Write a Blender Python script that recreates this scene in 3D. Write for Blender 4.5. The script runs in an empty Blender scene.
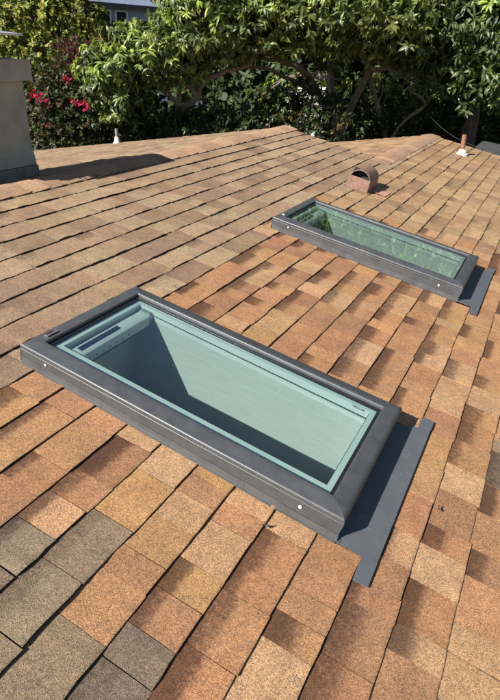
import bpy, math, random
import numpy as np
from mathutils import Vector, Matrix

# ------------------------------------------------------------------ camera
S = 0.143                      # one shingle course (exposure) in metres
TH = math.radians(10.2)        # roof pitch
CT, ST = math.cos(TH), math.sin(TH)
Z0 = 3.05                      # height of the roof under the photographer
F_PX = 543.36                  # focal length in pixels of the 500x700 photograph
CAM_R = (0.470035, 0.859156, 0.20228)      # camera axes in roof coordinates (u, v, n)
CAM_U = (0.411347, -0.41599, 0.811016)
CAM_F = (0.780936, -0.297999, -0.548941)
CAM_H = 9.1245                 # camera height above the roof plane, in courses

def rdir(u, v, n):
    return Vector((v * CT + n * ST, u, -v * ST + n * CT))
def P(u, v, n=0.0):
    """roof coordinates (u along the courses, v down the slope, n off the roof; in courses) -> world metres"""
    return rdir(u, v, n) * S + Vector((0, 0, Z0))

scene = bpy.context.scene
col = scene.collection
cam_d = bpy.data.cameras.new('camera')
cam = bpy.data.objects.new('camera', cam_d)
col.objects.link(cam)
cam_d.sensor_fit = 'VERTICAL'
cam_d.sensor_height = 24.0
cam_d.lens = 24.0 * F_PX / 700.0
cam_d.clip_start = 0.05
cam_d.clip_end = 2000
CR, CU, CF = rdir(*CAM_R), rdir(*CAM_U), rdir(*CAM_F)
CPOS = P(0, 0, CAM_H)
M = Matrix.Identity(4)
for i in range(3):
    M[i][0] = CR[i]; M[i][1] = CU[i]; M[i][2] = -CF[i]; M[i][3] = CPOS[i]
cam.matrix_world = M
scene.camera = cam

# ------------------------------------------------------------------ sky, sun, exposure
SUN_TRAVEL = rdir(3.7, 2.13, -2.75).normalized()
sun_from = -SUN_TRAVEL
world = bpy.data.worlds.new('World')
scene.world = world
world.use_nodes = True
wn = world.node_tree.nodes
wl = world.node_tree.links
wn.clear()
sky = wn.new('ShaderNodeTexSky')
sky.sky_type = 'NISHITA'
sky.sun_disc = False
sky.sun_elevation = math.asin(sun_from.z)
sky.sun_rotation = math.atan2(sun_from.x, sun_from.y)
sky.air_density = 1.0
sky.dust_density = 0.6
wbg = wn.new('ShaderNodeBackground')
wbg.inputs['Strength'].default_value = 0.05
wout = wn.new('ShaderNodeOutputWorld')
wl.new(sky.outputs[0], wbg.inputs[0])
wl.new(wbg.outputs[0], wout.inputs[0])
sun_d = bpy.data.lights.new('sun', 'SUN')
sun_d.energy = 5.0
sun_d.angle = math.radians(0.5)
sun_d.color = (1.0, 0.955, 0.885)
sun = bpy.data.objects.new('sun', sun_d)
col.objects.link(sun)
sun.rotation_euler = SUN_TRAVEL.to_track_quat('-Z', 'Y').to_euler()
sun.location = (0, -5, 12)
scene.view_settings.view_transform = 'Standard'
scene.view_settings.look = 'None'
scene.view_settings.gamma = 1.0
scene.view_settings.exposure = 0.84
scene.view_settings.use_curve_mapping = False
scene.render.engine = 'CYCLES'
scene.cycles.transparent_max_bounces = 16
scene.cycles.max_bounces = 8

rnd = random.Random(11)
rng = np.random.default_rng(5)

# ------------------------------------------------------------------ pixel helpers (photograph 500x700)
def ray(px, py, dist):
    """world point in the direction of a photo pixel at a given horizontal distance from the camera"""
    d = CR * (px - 250) + CU * (350 - py) + CF * F_PX
    return CPOS + d * (dist / math.hypot(d.x, d.y))
def to_px(p):
    q = p - CPOS
    z = q.dot(CF)
    if z < 0.05:
        return None
    return (250 + F_PX * q.dot(CR) / z, 350 - F_PX * q.dot(CU) / z)

# ------------------------------------------------------------------ mesh helpers
def mesh_from(name, verts, faces, mat, parent=None, loc=None, smooth=None, attrs=None):
    me = bpy.data.meshes.new(name)
    vs = [Vector(v) for v in verts]
    if loc is not None:
        vs = [v - loc for v in vs]
    me.from_pydata([tuple(v) for v in vs], [], faces)
    if mat is not None:
        me.materials.append(mat)
    if attrs:
        for an, (kind, data) in attrs.items():
            a = me.attributes.new(an, kind, 'POINT')
            flat = np.asarray(data, dtype=np.float32).ravel()
            a.data.foreach_set('color' if kind == 'FLOAT_COLOR' else 'value', flat)
    if smooth is not None:
        me.polygons.foreach_set('use_smooth', [True] * len(me.polygons))
        me.set_sharp_from_angle(angle=math.radians(smooth))
    me.update()
    o = bpy.data.objects.new(name, me)
    col.objects.link(o)
    if loc is not None:
        o.location = loc
    if parent is not None:
        o.parent = parent
    return o

def tag(o, label=None, cat=None, group=None, kind=None):
    if label: o['label'] = label
    if cat: o['category'] = cat
    if group: o['group'] = group
    if kind: o['kind'] = kind
    return o

def empty(name, loc, rot=(0, 0, 0)):
    o = bpy.data.objects.new(name, None)
    o.empty_display_size = 0.1
    o.location = loc
    o.rotation_euler = rot
    col.objects.link(o)
    return o

class MB:
    def __init__(self):
        self.v = []; self.f = []
    def add(self, vs, fs):
        b = len(self.v)
        self.v += [Vector(x) for x in vs]
        self.f += [tuple(i + b for i in f) for f in fs]
        return self
    def box(self, x0, x1, y0, y1, z0, z1):
        vs = [(x, y, z) for z in (z0, z1) for y in (y0, y1) for x in (x0, x1)]
        return self.add(vs, [(0, 2, 3, 1), (4, 5, 7, 6), (0, 1, 5, 4), (2, 6, 7, 3), (0, 4, 6, 2), (1, 3, 7, 5)])
    def prism(self, poly, axis_vec):
        n = len(poly)
        a = [Vector(p) for p in poly]
        d = Vector(axis_vec)
        return self.add(a + [p + d for p in a],
                        [tuple(range(n))[::-1], tuple(range(n, 2 * n))] + [(i, (i + 1) % n, n + (i + 1) % n, n + i) for i in range(n)])
    def tube(self, pts, radii, seg=8, caps=True):
        pts = [Vector(p) for p in pts]
        base = len(self.v)
        up = Vector((0.31, 0.17, 0.93)).normalized()
        n = len(pts)
        for i, p in enumerate(pts):
            t = (pts[min(i + 1, n - 1)] - pts[max(i - 1, 0)]).normalized()
            a = t.cross(up)
            if a.length < 1e-3: a = t.cross(Vector((1, 0, 0)))
            a.normalize(); b = t.cross(a)
            for k in range(seg):
                an = 2 * math.pi * k / seg
                self.v.append(p + (a * math.cos(an) + b * math.sin(an)) * radii[i])
        for i in range(n - 1):
            for k in range(seg):
                k2 = (k + 1) % seg
                self.f.append((base + i * seg + k, base + i * seg + k2, base + (i + 1) * seg + k2, base + (i + 1) * seg + k))
        if caps:
            self.f.append(tuple(base + k for k in range(seg))[::-1])
            self.f.append(tuple(base + (n - 1) * seg + k for k in range(seg)))
        return self
    def lathe(self, prof, centre, seg=20):
        """prof: list of (radius, height) up the +Z axis at centre"""
        base = len(self.v)
        c = Vector(centre)
        for r, z in prof:
            for k in range(seg):
                a = 2 * math.pi * k / seg
                self.v.append(c + Vector((r * math.cos(a), r * math.sin(a), z)))
        n = len(prof)
        for i in range(n - 1):
            for k in range(seg):
                k2 = (k + 1) % seg
                self.f.append((base + i * seg + k, base + i * seg + k2, base + (i + 1) * seg + k2, base + (i + 1) * seg + k))
        self.f.append(tuple(base + k for k in range(seg))[::-1])
        self.f.append(tuple(base + (n - 1) * seg + k for k in range(seg)))
        return self
    def build(self, name, mat, parent=None, smooth=None, scale=1.0, loc=None):
        return mesh_from(name, [v * scale for v in self.v], self.f, mat, parent, loc, smooth)

# ------------------------------------------------------------------ materials
def new_mat(name):
    m = bpy.data.materials.new(name)
    m.use_nodes = True
    nt = m.node_tree
    b = nt.nodes['Principled BSDF']
    return m, nt, b
def N(nt, t, **kw):
    n = nt.nodes.new(t)
    for k, v in kw.items():
        if k in n.inputs: n.inputs[k].default_value = v
        else: setattr(n, k, v)
    return n
def mixrgb(nt, mode, fac, a, b):
    n = nt.nodes.new('ShaderNodeMix')
    n.data_type = 'RGBA'
    n.blend_type = mode
    for sock, val in ((n.inputs[0], fac), (n.inputs[6], a), (n.inputs[7], b)):
        if hasattr(val, 'is_output') or hasattr(val, 'links'):
            nt.links.new(val, sock)
        elif isinstance(val, (tuple, list)):
            sock.default_value = (*val[:3], 1)
        else:
            sock.default_value = val
    return n.outputs[2]
def ramp(nt, fac, stops):
    r = nt.nodes.new('ShaderNodeValToRGB')
    el = r.color_ramp.elements
    while len(el) < len(stops): el.new(0.5)
    for e, (p, c) in zip(el, stops):
        e.position = p
        e.color = (c, c, c, 1) if not isinstance(c, (tuple, list)) else (*c[:3], 1)
    nt.links.new(fac, r.inputs[0])
    return r.outputs[0]
def maprange(nt, val, a, b, c, d):
    n = nt.nodes.new('ShaderNodeMapRange')
    nt.links.new(val, n.inputs[0])
    for i, x in enumerate((a, b, c, d)): n.inputs[i + 1].default_value = x
    return n.outputs[0]

def simple(name, colr, rough=0.6, metal=0.0, var=0.15, scale=30, bump=0.0, bscale=200, spec=0.5):
    m, nt, b = new_mat(name)
    geo = N(nt, 'ShaderNodeNewGeometry')
    no = N(nt, 'ShaderNodeTexNoise', Scale=scale, Detail=4.0)
    nt.links.new(geo.outputs['Position'], no.inputs['Vector'])
    f = maprange(nt, no.outputs[0], 0.3, 0.7, 1 - var, 1 + var)
    c = mixrgb(nt, 'MULTIPLY', 1.0, colr, f)
    nt.links.new(c, b.inputs['Base Color'])
    b.inputs['Roughness'].default_value = rough
    r = maprange(nt, no.outputs[0], 0.3, 0.7, rough * 0.88, min(1, rough * 1.12))
    nt.links.new(r, b.inputs['Roughness'])
    b.inputs['Metallic'].default_value = metal
    b.inputs['Specular IOR Level'].default_value = spec
    if bump:
        n2 = N(nt, 'ShaderNodeTexNoise', Scale=bscale, Detail=5.0)
        nt.links.new(geo.outputs['Position'], n2.inputs['Vector'])
        bp = N(nt, 'ShaderNodeBump', Strength=bump, Distance=0.004)
        nt.links.new(n2.outputs[0], bp.inputs['Height'])
        nt.links.new(bp.outputs[0], b.inputs['Normal'])
    return m

def shingle_material():
    m, nt, b = new_mat('asphalt_shingle')
    L = nt.links
    at = N(nt, 'ShaderNodeAttribute', attribute_name='tab')
    bd = N(nt, 'ShaderNodeAttribute', attribute_name='band')
    geo = N(nt, 'ShaderNodeNewGeometry')
    pos = geo.outputs['Position']
    big = N(nt, 'ShaderNodeTexNoise', Scale=9.0, Detail=5.0, Roughness=0.6)
    mid = N(nt, 'ShaderNodeTexNoise', Scale=60.0, Detail=4.0, Roughness=0.7)
    fine = N(nt, 'ShaderNodeTexNoise', Scale=290.0, Detail=3.0, Roughness=0.75)
    vor = N(nt, 'ShaderNodeTexVoronoi', Scale=410.0)
    for n in (big, mid, fine, vor): L.new(pos, n.inputs['Vector'])
    # the dark granule blend pressed into the head of some tabs, ragged at its edge
    e = N(nt, 'ShaderNodeMath', operation='ADD')
    L.new(bd.outputs['Fac'], e.inputs[0])
    L.new(maprange(nt, fine.outputs[0], 0.3, 0.7, -0.22, 0.22), e.inputs[1])
    e2 = N(nt, 'ShaderNodeMath', operation='ADD')
    L.new(e.outputs[0], e2.inputs[0])
    L.new(maprange(nt, mid.outputs[0], 0.3, 0.7, -0.25, 0.25), e2.inputs[1])
    dark = ramp(nt, e2.outputs[0], [(0.30, 0.0), (0.85, 1.0)])
    base = mixrgb(nt, 'MIX', dark, at.outputs['Color'], mixrgb(nt, 'MULTIPLY', 1.0, at.outputs['Color'], (0.30, 0.27, 0.29)))
    # blended lots: patches of a second, duller mix inside a tab
    bl = N(nt, 'ShaderNodeTexNoise', Scale=24.0, Detail=3.0, Roughness=0.6)
    L.new(pos, bl.inputs['Vector'])
    base = mixrgb(nt, 'MIX', maprange(nt, bl.outputs[0], 0.42, 0.66, 0.0, 0.55), base, mixrgb(nt, 'MULTIPLY', 1.0, base, (0.74, 0.77, 0.84)))
    # granules: every stone its own tone
    sep = N(nt, 'ShaderNodeSeparateColor')
    L.new(vor.outputs['Color'], sep.inputs[0])
    g1 = maprange(nt, sep.outputs[0], 0.0, 1.0, 0.62, 1.38)
    c = mixrgb(nt, 'MULTIPLY', 1.0, base, g1)
    sp = ramp(nt, sep.outputs[1], [(0.86, 0.0), (0.90, 1.0)])
    c = mixrgb(nt, 'MIX', mixrgb(nt, 'MULTIPLY', 1.0, sp, (0.5, 0.5, 0.5)), c, mixrgb(nt, 'MULTIPLY', 1.0, base, (1.65, 1.75, 1.9)))
    dk = ramp(nt, sep.outputs[2], [(0.84, 0.0), (0.88, 1.0)])
    c = mixrgb(nt, 'MIX', mixrgb(nt, 'MULTIPLY', 1.0, dk, (0.55, 0.55, 0.55)), c, (0.09, 0.06, 0.045))
    c = mixrgb(nt, 'MULTIPLY', 1.0, c, maprange(nt, fine.outputs[0], 0.28, 0.72, 0.68, 1.32))
    c = mixrgb(nt, 'MULTIPLY', 1.0, c, maprange(nt, mid.outputs[0], 0.25, 0.75, 0.86, 1.14))
    c = mixrgb(nt, 'MULTIPLY', 1.0, c, maprange(nt, big.outputs[0], 0.25, 0.75, 0.84, 1.16))
    L.new(c, b.inputs['Base Color'])
    b.inputs['Roughness'].default_value = 0.93
    b.inputs['Specular IOR Level'].default_value = 0.25
    bp = N(nt, 'ShaderNodeBump', Strength=0.55, Distance=0.002)
    h = N(nt, 'ShaderNodeMath', operation='ADD')
    L.new(vor.outputs['Distance'], h.inputs[0])
    L.new(fine.outputs[0], h.inputs[1])
    L.new(h.outputs[0], bp.inputs['Height'])
    L.new(bp.outputs[0], b.inputs['Normal'])
    return m
M_SHINGLE = shingle_material()

def leaf_material(name, rough=0.42, trans=0.25):
    m, nt, b = new_mat(name)
    at = N(nt, 'ShaderNodeAttribute', attribute_name='tab')
    b.inputs['Roughness'].default_value = rough
    b.inputs['Specular IOR Level'].default_value = 0.5
    nt.links.new(at.outputs['Color'], b.inputs['Base Color'])
    tr = N(nt, 'ShaderNodeBsdfTranslucent')
    c = mixrgb(nt, 'MULTIPLY', 1.0, at.outputs['Color'], (1.5, 1.6, 0.6))
    nt.links.new(c, tr.inputs['Color'])
    mx = N(nt, 'ShaderNodeMixShader')
    mx.inputs[0].default_value = trans
    nt.links.new(b.outputs[0], mx.inputs[1])
    nt.links.new(tr.outputs[0], mx.inputs[2])
    nt.links.new(mx.outputs[0], nt.nodes['Material Output'].inputs['Surface'])
    return m
M_LEAF = leaf_material('glossy_leaf', 0.42, 0.25)
M_LEAF_SOFT = leaf_material('soft_leaf', 0.6, 0.3)

def glass_material():
    m, nt, b = new_mat('tinted_glass')
    nt.nodes.remove(b)
    geo = N(nt, 'ShaderNodeNewGeometry')
    dot = N(nt, 'ShaderNodeVectorMath', operation='DOT_PRODUCT')
    nt.links.new(geo.outputs['Normal'], dot.inputs[0])
    nt.links.new(geo.outputs['Incoming'], dot.inputs[1])
    ab = N(nt, 'ShaderNodeMath', operation='ABSOLUTE')
    nt.links.new(dot.outputs['Value'], ab.inputs[0])
    om = N(nt, 'ShaderNodeMath', operation='SUBTRACT'); om.inputs[0].default_value = 1.0
    nt.links.new(ab.outputs[0], om.inputs[1])
    pw = N(nt, 'ShaderNodeMath', operation='POWER'); pw.inputs[1].default_value = 2.6
    nt.links.new(om.outputs[0], pw.inputs[0])
    fr = N(nt, 'ShaderNodeMath', operation='MULTIPLY_ADD')
    fr.inputs[1].default_value = 0.94; fr.inputs[2].default_value = 0.04
    nt.links.new(pw.outputs[0], fr.inputs[0])
    tr = N(nt, 'ShaderNodeBsdfTransparent'); tr.inputs[0].default_value = (0.885, 0.962, 0.943, 1)
    gl = N(nt, 'ShaderNodeBsdfGlossy'); gl.inputs['Roughness'].default_value = 0.0
    gl.inputs['Color'].default_value = (0.82, 0.94, 1.0, 1)
    wv = N(nt, 'ShaderNodeTexNoise', Scale=7.0, Detail=1.0)
    nt.links.new(geo.outputs['Position'], wv.inputs['Vector'])
    bp = N(nt, 'ShaderNodeBump', Strength=0.05, Distance=0.01)
    nt.links.new(wv.outputs[0], bp.inputs['Height'])
    nt.links.new(bp.outputs[0], gl.inputs['Normal'])
    df = N(nt, 'ShaderNodeBsdfDiffuse'); df.inputs[0].default_value = (0.5, 0.48, 0.44, 1)
    dn = N(nt, 'ShaderNodeTexNoise', Scale=16.0, Detail=8.0, Roughness=0.8)
    nt.links.new(geo.outputs['Position'], dn.inputs['Vector'])
    md = N(nt, 'ShaderNodeMixShader')
    nt.links.new(maprange(nt, dn.outputs[0], 0.5, 0.8, 0.002, 0.022), md.inputs[0])
    nt.links.new(tr.outputs[0], md.inputs[1])
    nt.links.new(df.outputs[0], md.inputs[2])
    mx = N(nt, 'ShaderNodeMixShader')
    nt.links.new(fr.outputs[0], mx.inputs[0])
    nt.links.new(md.outputs[0], mx.inputs[1])
    nt.links.new(gl.outputs[0], mx.inputs[2])
    nt.links.new(mx.outputs[0], nt.nodes['Material Output'].inputs['Surface'])
    return m
M_GLASS = glass_material()

def cladding_material():
    m, nt, b = new_mat('grey_painted_aluminium')
    L = nt.links
    geo = N(nt, 'ShaderNodeNewGeometry')
    tc = N(nt, 'ShaderNodeTexCoord')
    n1 = N(nt, 'ShaderNodeTexNoise', Scale=14.0, Detail=5.0, Roughness=0.65)
    n2 = N(nt, 'ShaderNodeTexNoise', Scale=420.0, Detail=2.0)
    L.new(geo.outputs['Position'], n1.inputs['Vector'])
    L.new(geo.outputs['Position'], n2.inputs['Vector'])
    c = mixrgb(nt, 'MIX', maprange(nt, n1.outputs[0], 0.35, 0.7, 0.0, 1.0), (0.062, 0.066, 0.072), (0.088, 0.092, 0.097))
    dust = ramp(nt, n2.outputs[0], [(0.62, 0.0), (0.72, 0.35)])
    c = mixrgb(nt, 'MIX', dust, c, (0.24, 0.22, 0.20))
    L.new(c, b.inputs['Base Color'])
    b.inputs['Metallic'].default_value = 0.15
    L.new(maprange(nt, n1.outputs[0], 0.3, 0.7, 0.36, 0.48), b.inputs['Roughness'])
    bp = N(nt, 'ShaderNodeBump', Strength=0.12, Distance=0.001)
    L.new(n2.outputs[0], bp.inputs['Height'])
    L.new(bp.outputs[0], b.inputs['Normal'])
    return m
M_CLAD = cladding_material()
M_FLASH = simple('grey_step_flashing', (0.125, 0.13, 0.135), 0.42, 0.4, 0.12, 18, 0.1, 300)
def apron_material():
    m, nt, b = new_mat('blue_grey_apron_metal')
    L = nt.links
    geo = N(nt, 'ShaderNodeNewGeometry')
    n1 = N(nt, 'ShaderNodeTexNoise', Scale=11.0, Detail=6.0, Roughness=0.7)
    w = N(nt, 'ShaderNodeTexNoise', Scale=5.0, Detail=2.0, Distortion=2.5)
    n3 = N(nt, 'ShaderNodeTexNoise', Scale=350.0, Detail=2.0)
    for n in (n1, w, n3): L.new(geo.outputs['Position'], n.inputs['Vector'])
    c = mixrgb(nt, 'MIX', maprange(nt, n1.outputs[0], 0.3, 0.72, 0, 1), (0.100, 0.108, 0.124), (0.135, 0.143, 0.156))
    # thin scuffs
    sc = ramp(nt, w.outputs[0], [(0.575, 0.0), (0.58, 0.45), (0.585, 0.0)])
    c = mixrgb(nt, 'MIX', sc, c, (0.26, 0.27, 0.28))
    dust = ramp(nt, n3.outputs[0], [(0.64, 0.0), (0.74, 0.4)])
    c = mixrgb(nt, 'MIX', dust, c, (0.3, 0.27, 0.23))
    L.new(c, b.inputs['Base Color'])
    b.inputs['Metallic'].default_value = 0.2
    b.inputs['Roughness'].default_value = 0.5
    bp = N(nt, 'ShaderNodeBump', Strength=0.25, Distance=0.006)
    L.new(n1.outputs[0], bp.inputs['Height'])
    L.new(bp.outputs[0], b.inputs['Normal'])
    return m
M_APRON = apron_material()
M_WHITE = simple('white_painted_wood', (0.60, 0.61, 0.59), 0.45, 0, 0.04, 8)
M_GASKET = simple('black_rubber_gasket', (0.016, 0.017, 0.02), 0.3, 0, 0.1)
M_DARK = simple('dark_groove', (0.012, 0.013, 0.016), 0.6)
M_SOLAR = simple('solar_cell', (0.012, 0.018, 0.035), 0.12, 0, 0.1)
M_SCREW = simple('bright_screw_head', (0.85, 0.84, 0.82), 0.3, 0.4, 0.05)
M_CHROME = simple('chrome_clip', (0.75, 0.76, 0.8), 0.15, 0.9, 0.05)
M_RED = simple('dark_red_label', (0.07, 0.015, 0.02), 0.5)
M_PRINT = simple('dark_print', (0.02, 0.03, 0.03), 0.6)
M_EMBOSS = simple('grey_emboss', (0.18, 0.175, 0.17), 0.35, 0.4)
def shaft_material():
    m, nt, b = new_mat('brushed_plaster')
    L = nt.links
    tc = N(nt, 'ShaderNodeTexCoord')
    mp = N(nt, 'ShaderNodeMapping')
    mp.inputs['Scale'].default_value = (5.0, 60.0, 75.0)
    L.new(tc.outputs['Object'], mp.inputs[0])
    n1 = N(nt, 'ShaderNodeTexNoise', Scale=1.6, Detail=4.0, Roughness=0.7)
    L.new(mp.outputs[0], n1.inputs['Vector'])
    c = mixrgb(nt, 'MULTIPLY', 1.0, (0.48, 0.482, 0.45), maprange(nt, n1.outputs[0], 0.3, 0.7, 0.9, 1.06))
    L.new(c, b.inputs['Base Color'])
    b.inputs['Roughness'].default_value = 0.85
    bp = N(nt, 'ShaderNodeBump', Strength=0.35, Distance=0.003)
    L.new(n1.outputs[0], bp.inputs['Height'])
    L.new(bp.outputs[0], b.inputs['Normal'])
    return m
M_SHAFT = shaft_material()
M_DECK = simple('plywood_deck', (0.24, 0.17, 0.10), 0.8, 0, 0.2, 12)
M_STUCCO_HOUSE = simple('cream_stucco', (0.55, 0.47, 0.36), 0.9, 0, 0.08, 6, 0.5, 120)
M_ROOM = simple('dim_room_plaster', (0.25, 0.25, 0.25), 0.9, 0, 0.05)
M_CHIMNEY = simple('grey_stucco', (0.36, 0.342, 0.285), 0.9, 0, 0.22, 7, 0.7, 90)
M_CHIM_DARK = simple('dark_weathered_flashing', (0.07, 0.075, 0.08), 0.7, 0.1, 0.25, 14, 0.4, 40)
M_CHIM_BASE = simple('shade_toned_base_render', (0.20, 0.195, 0.175), 0.85, 0, 0.3, 14, 0.6, 60)  # darker than the stack: shade at the chimney foot put into its colour
M_COWL = simple('pale_sheet_metal', (0.62, 0.60, 0.55), 0.35, 0.5, 0.1, 20)
M_BLACKSOOT = simple('sooty_metal', (0.05, 0.055, 0.06), 0.6, 0.2)
M_VENT = simple('brown_painted_vent_metal', (0.23, 0.135, 0.10), 0.55, 0.1, 0.22, 30, 0.15, 120)
M_PINK = simple('terracotta_painted_flashing', (0.42, 0.23, 0.165), 0.75, 0, 0.15, 40)
M_PIPE = simple('rusty_brown_pipe', (0.26, 0.12, 0.07), 0.6, 0.1, 0.25, 50)
M_CONE = simple('weathered_white_sealant', (0.52, 0.50, 0.46), 0.7, 0, 0.12, 40)
M_GREYPIPE = simple('grey_plastic_pipe', (0.22, 0.21, 0.2), 0.6)
def bark_material(name, c1, c2):
    m, nt, b = new_mat(name)
    geo = N(nt, 'ShaderNodeNewGeometry')
    mp = N(nt, 'ShaderNodeMapping'); mp.inputs['Scale'].default_value = (14, 14, 4)
    nt.links.new(geo.outputs['Position'], mp.inputs[0])
    n1 = N(nt, 'ShaderNodeTexNoise', Scale=1.5, Detail=6.0, Roughness=0.7)
    nt.links.new(mp.outputs[0], n1.inputs['Vector'])
    nt.links.new(mixrgb(nt, 'MIX', ramp(nt, n1.outputs[0], [(0.35, 0.0), (0.65, 1.0)]), c1, c2), b.inputs['Base Color'])
    b.inputs['Roughness'].default_value = 0.9
    bp = N(nt, 'ShaderNodeBump', Strength=0.8, Distance=0.02)
    nt.links.new(n1.outputs[0], bp.inputs['Height'])
    nt.links.new(bp.outputs[0], b.inputs['Normal'])
    return m
M_BARK = bark_material('grey_brown_bark', (0.14, 0.11, 0.085), (0.38, 0.31, 0.25))
M_BARK_D = bark_material('dark_bark', (0.05, 0.038, 0.03), (0.15, 0.11, 0.085))
def ground_material():
    m, nt, b = new_mat('earth_and_dry_grass')
    geo = N(nt, 'ShaderNodeNewGeometry')
    n1 = N(nt, 'ShaderNodeTexNoise', Scale=0.5, Detail=8.0, Roughness=0.65)
    nt.links.new(geo.outputs['Position'], n1.inputs['Vector'])
    nt.links.new(mixrgb(nt, 'MIX', ramp(nt, n1.outputs[0], [(0.4, 0.0), (0.6, 1.0)]), (0.10, 0.075, 0.05), (0.06, 0.075, 0.03)), b.inputs['Base Color'])
    b.inputs['Roughness'].default_value = 0.95
    return m
M_GROUND = ground_material()
M_SIDING = simple('shade_blue_white_siding', (0.36, 0.42, 0.50), 0.7, 0, 0.08, 2)  # white wall with the blue of skylit shade put into its colour
M_TRIM_W = simple('white_window_trim', (0.7, 0.72, 0.74), 0.5)
M_EAVE = simple('dark_eave_trim', (0.03, 0.033, 0.04), 0.6)
M_PANE = simple('dark_window_pane', (0.02, 0.025, 0.03), 0.08)
M_ROOFG = simple('grey_blue_roofing', (0.16, 0.20, 0.27), 0.85, 0, 0.12, 4)
M_SHED = simple('dark_grey_roofing_felt', (0.055, 0.058, 0.06), 0.85, 0, 0.15, 5)
M_CABLE = simple('black_cable', (0.05, 0.05, 0.05), 0.6)
M_WALLPALE = simple('pale_garden_wall_render', (0.62, 0.62, 0.6), 0.85, 0, 0.1, 4)

# ------------------------------------------------------------------ ground
g = MB().add([(-600, -600, 0), (600, -600, 0), (600, 600, 0), (-600, 600, 0)], [(0, 1, 2, 3)]).build('ground', M_GROUND)
tag(g, kind='structure')

# ------------------------------------------------------------------ the house and its roof
V_RIDGE = -18.5          # main ridge
V_WING = -10.0           # ridge of the lower wing, same front slope
V_EAVE = 13.0
U_NEAR, U_GABLE, U_END = -30.0, 43.9, 62.4
SKY_U = [(8.02, 12.60), (22.57, 27.15)]
SKY_V = (-9.10, -0.20)
T2 = 2 * TH
C2, S2 = math.cos(T2), math.sin(T2)
def front(u, b, n): return P(u, b, n)
def back_of(vr):
    def fn(u, b, n):   # b = distance down the back slope from the ridge
        return P(u, vr - b * C2 - n * S2, -b * S2 + n * C2)
    return fn
main_back = back_of(V_RIDGE)
wing_back = back_of(V_WING)

house = empty('house', (P(20, -5).x, P(20, 0).y, 0))
HL = Vector(house.location)
tag(house, 'low house under tan asphalt shingles with two gabled ridges', 'house')

def slab(mb, fn, u0, u1, b0, b1, n0, n1):
    vs = [fn(u, b, n) - HL for n in (n0, n1) for b in (b0, b1) for u in (u0, u1)]
    mb.add(vs, [(0, 2, 3, 1), (4, 5, 7, 6), (0, 1, 5, 4), (2, 6, 7, 3), (0, 4, 6, 2), (1, 3, 7, 5)])
deck = MB()
DN = (-0.55, -0.03)
def holed(b0, b1, u0, u1):
    cu = u0
    for (a, z) in SKY_U:
        slab(deck, front, cu, a + 0.35, b0, b1, *DN); cu = z - 0.35
    slab(deck, front, cu, u1, b0, b1, *DN)
slab(deck, front, U_NEAR, U_GABLE, V_RIDGE, SKY_V[0] + 0.35, *DN)
holed(SKY_V[0] + 0.35, SKY_V[1] - 0.35, U_NEAR, U_GABLE)
slab(deck, front, U_NEAR, U_GABLE, SKY_V[1] - 0.35, V_EAVE, *DN)
slab(deck, front, U_GABLE, U_END, V_WING, V_EAVE, *DN)
slab(deck, main_back, U_NEAR, U_GABLE, 0, 31.5, *DN)
slab(deck, wing_back, U_GABLE - 0.3, U_END, 0, 23.0, *DN)
roof = deck.build('roof', M_DECK, house)

# walls under the roof
def gable_poly(y, vr, half, n=-0.6):
    a = P(0, vr + half, n); r = P(0, vr, n); bk = back_of(vr)(0, half, n)
    return [Vector((a.x, y, 0)), Vector((a.x, y, a.z)), Vector((r.x, y, r.z)), Vector((bk.x, y, bk.z)), Vector((bk.x, y, 0))]
wm = MB()
T = 0.14
yn, yg, ye = (U_NEAR + 2) * S, (U_GABLE - 2) * S, (U_END - 2) * S
for y, vr, half in ((yn, V_RIDGE, 29.0), (yg, V_RIDGE, 29.0), (ye, V_WING, 20.5)):
    wm.prism([p - HL for p in gable_poly(y, vr, half)], (0, T, 0))
xf = P(0, V_EAVE - 2.5, -0.6); xb = main_back(0, 29.0, -0.6); xw = wing_back(0, 20.5, -0.6)
wm.box(xf.x - T - HL.x, xf.x - HL.x, yn + T - HL.y, yg - HL.y, 0, xf.z)
wm.box(xf.x - T - HL.x, xf.x - HL.x, yg + T - HL.y, ye - HL.y, 0, xf.z)
wm.box(xb.x - HL.x, xb.x + T - HL.x, yn + T - HL.y, yg - HL.y, 0, xb.z)
wm.box(xw.x - HL.x, xw.x + T - HL.x, yg + T - HL.y, ye - HL.y, 0, xw.z)
wm.build('wall', M_STUCCO_HOUSE, house)

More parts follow.
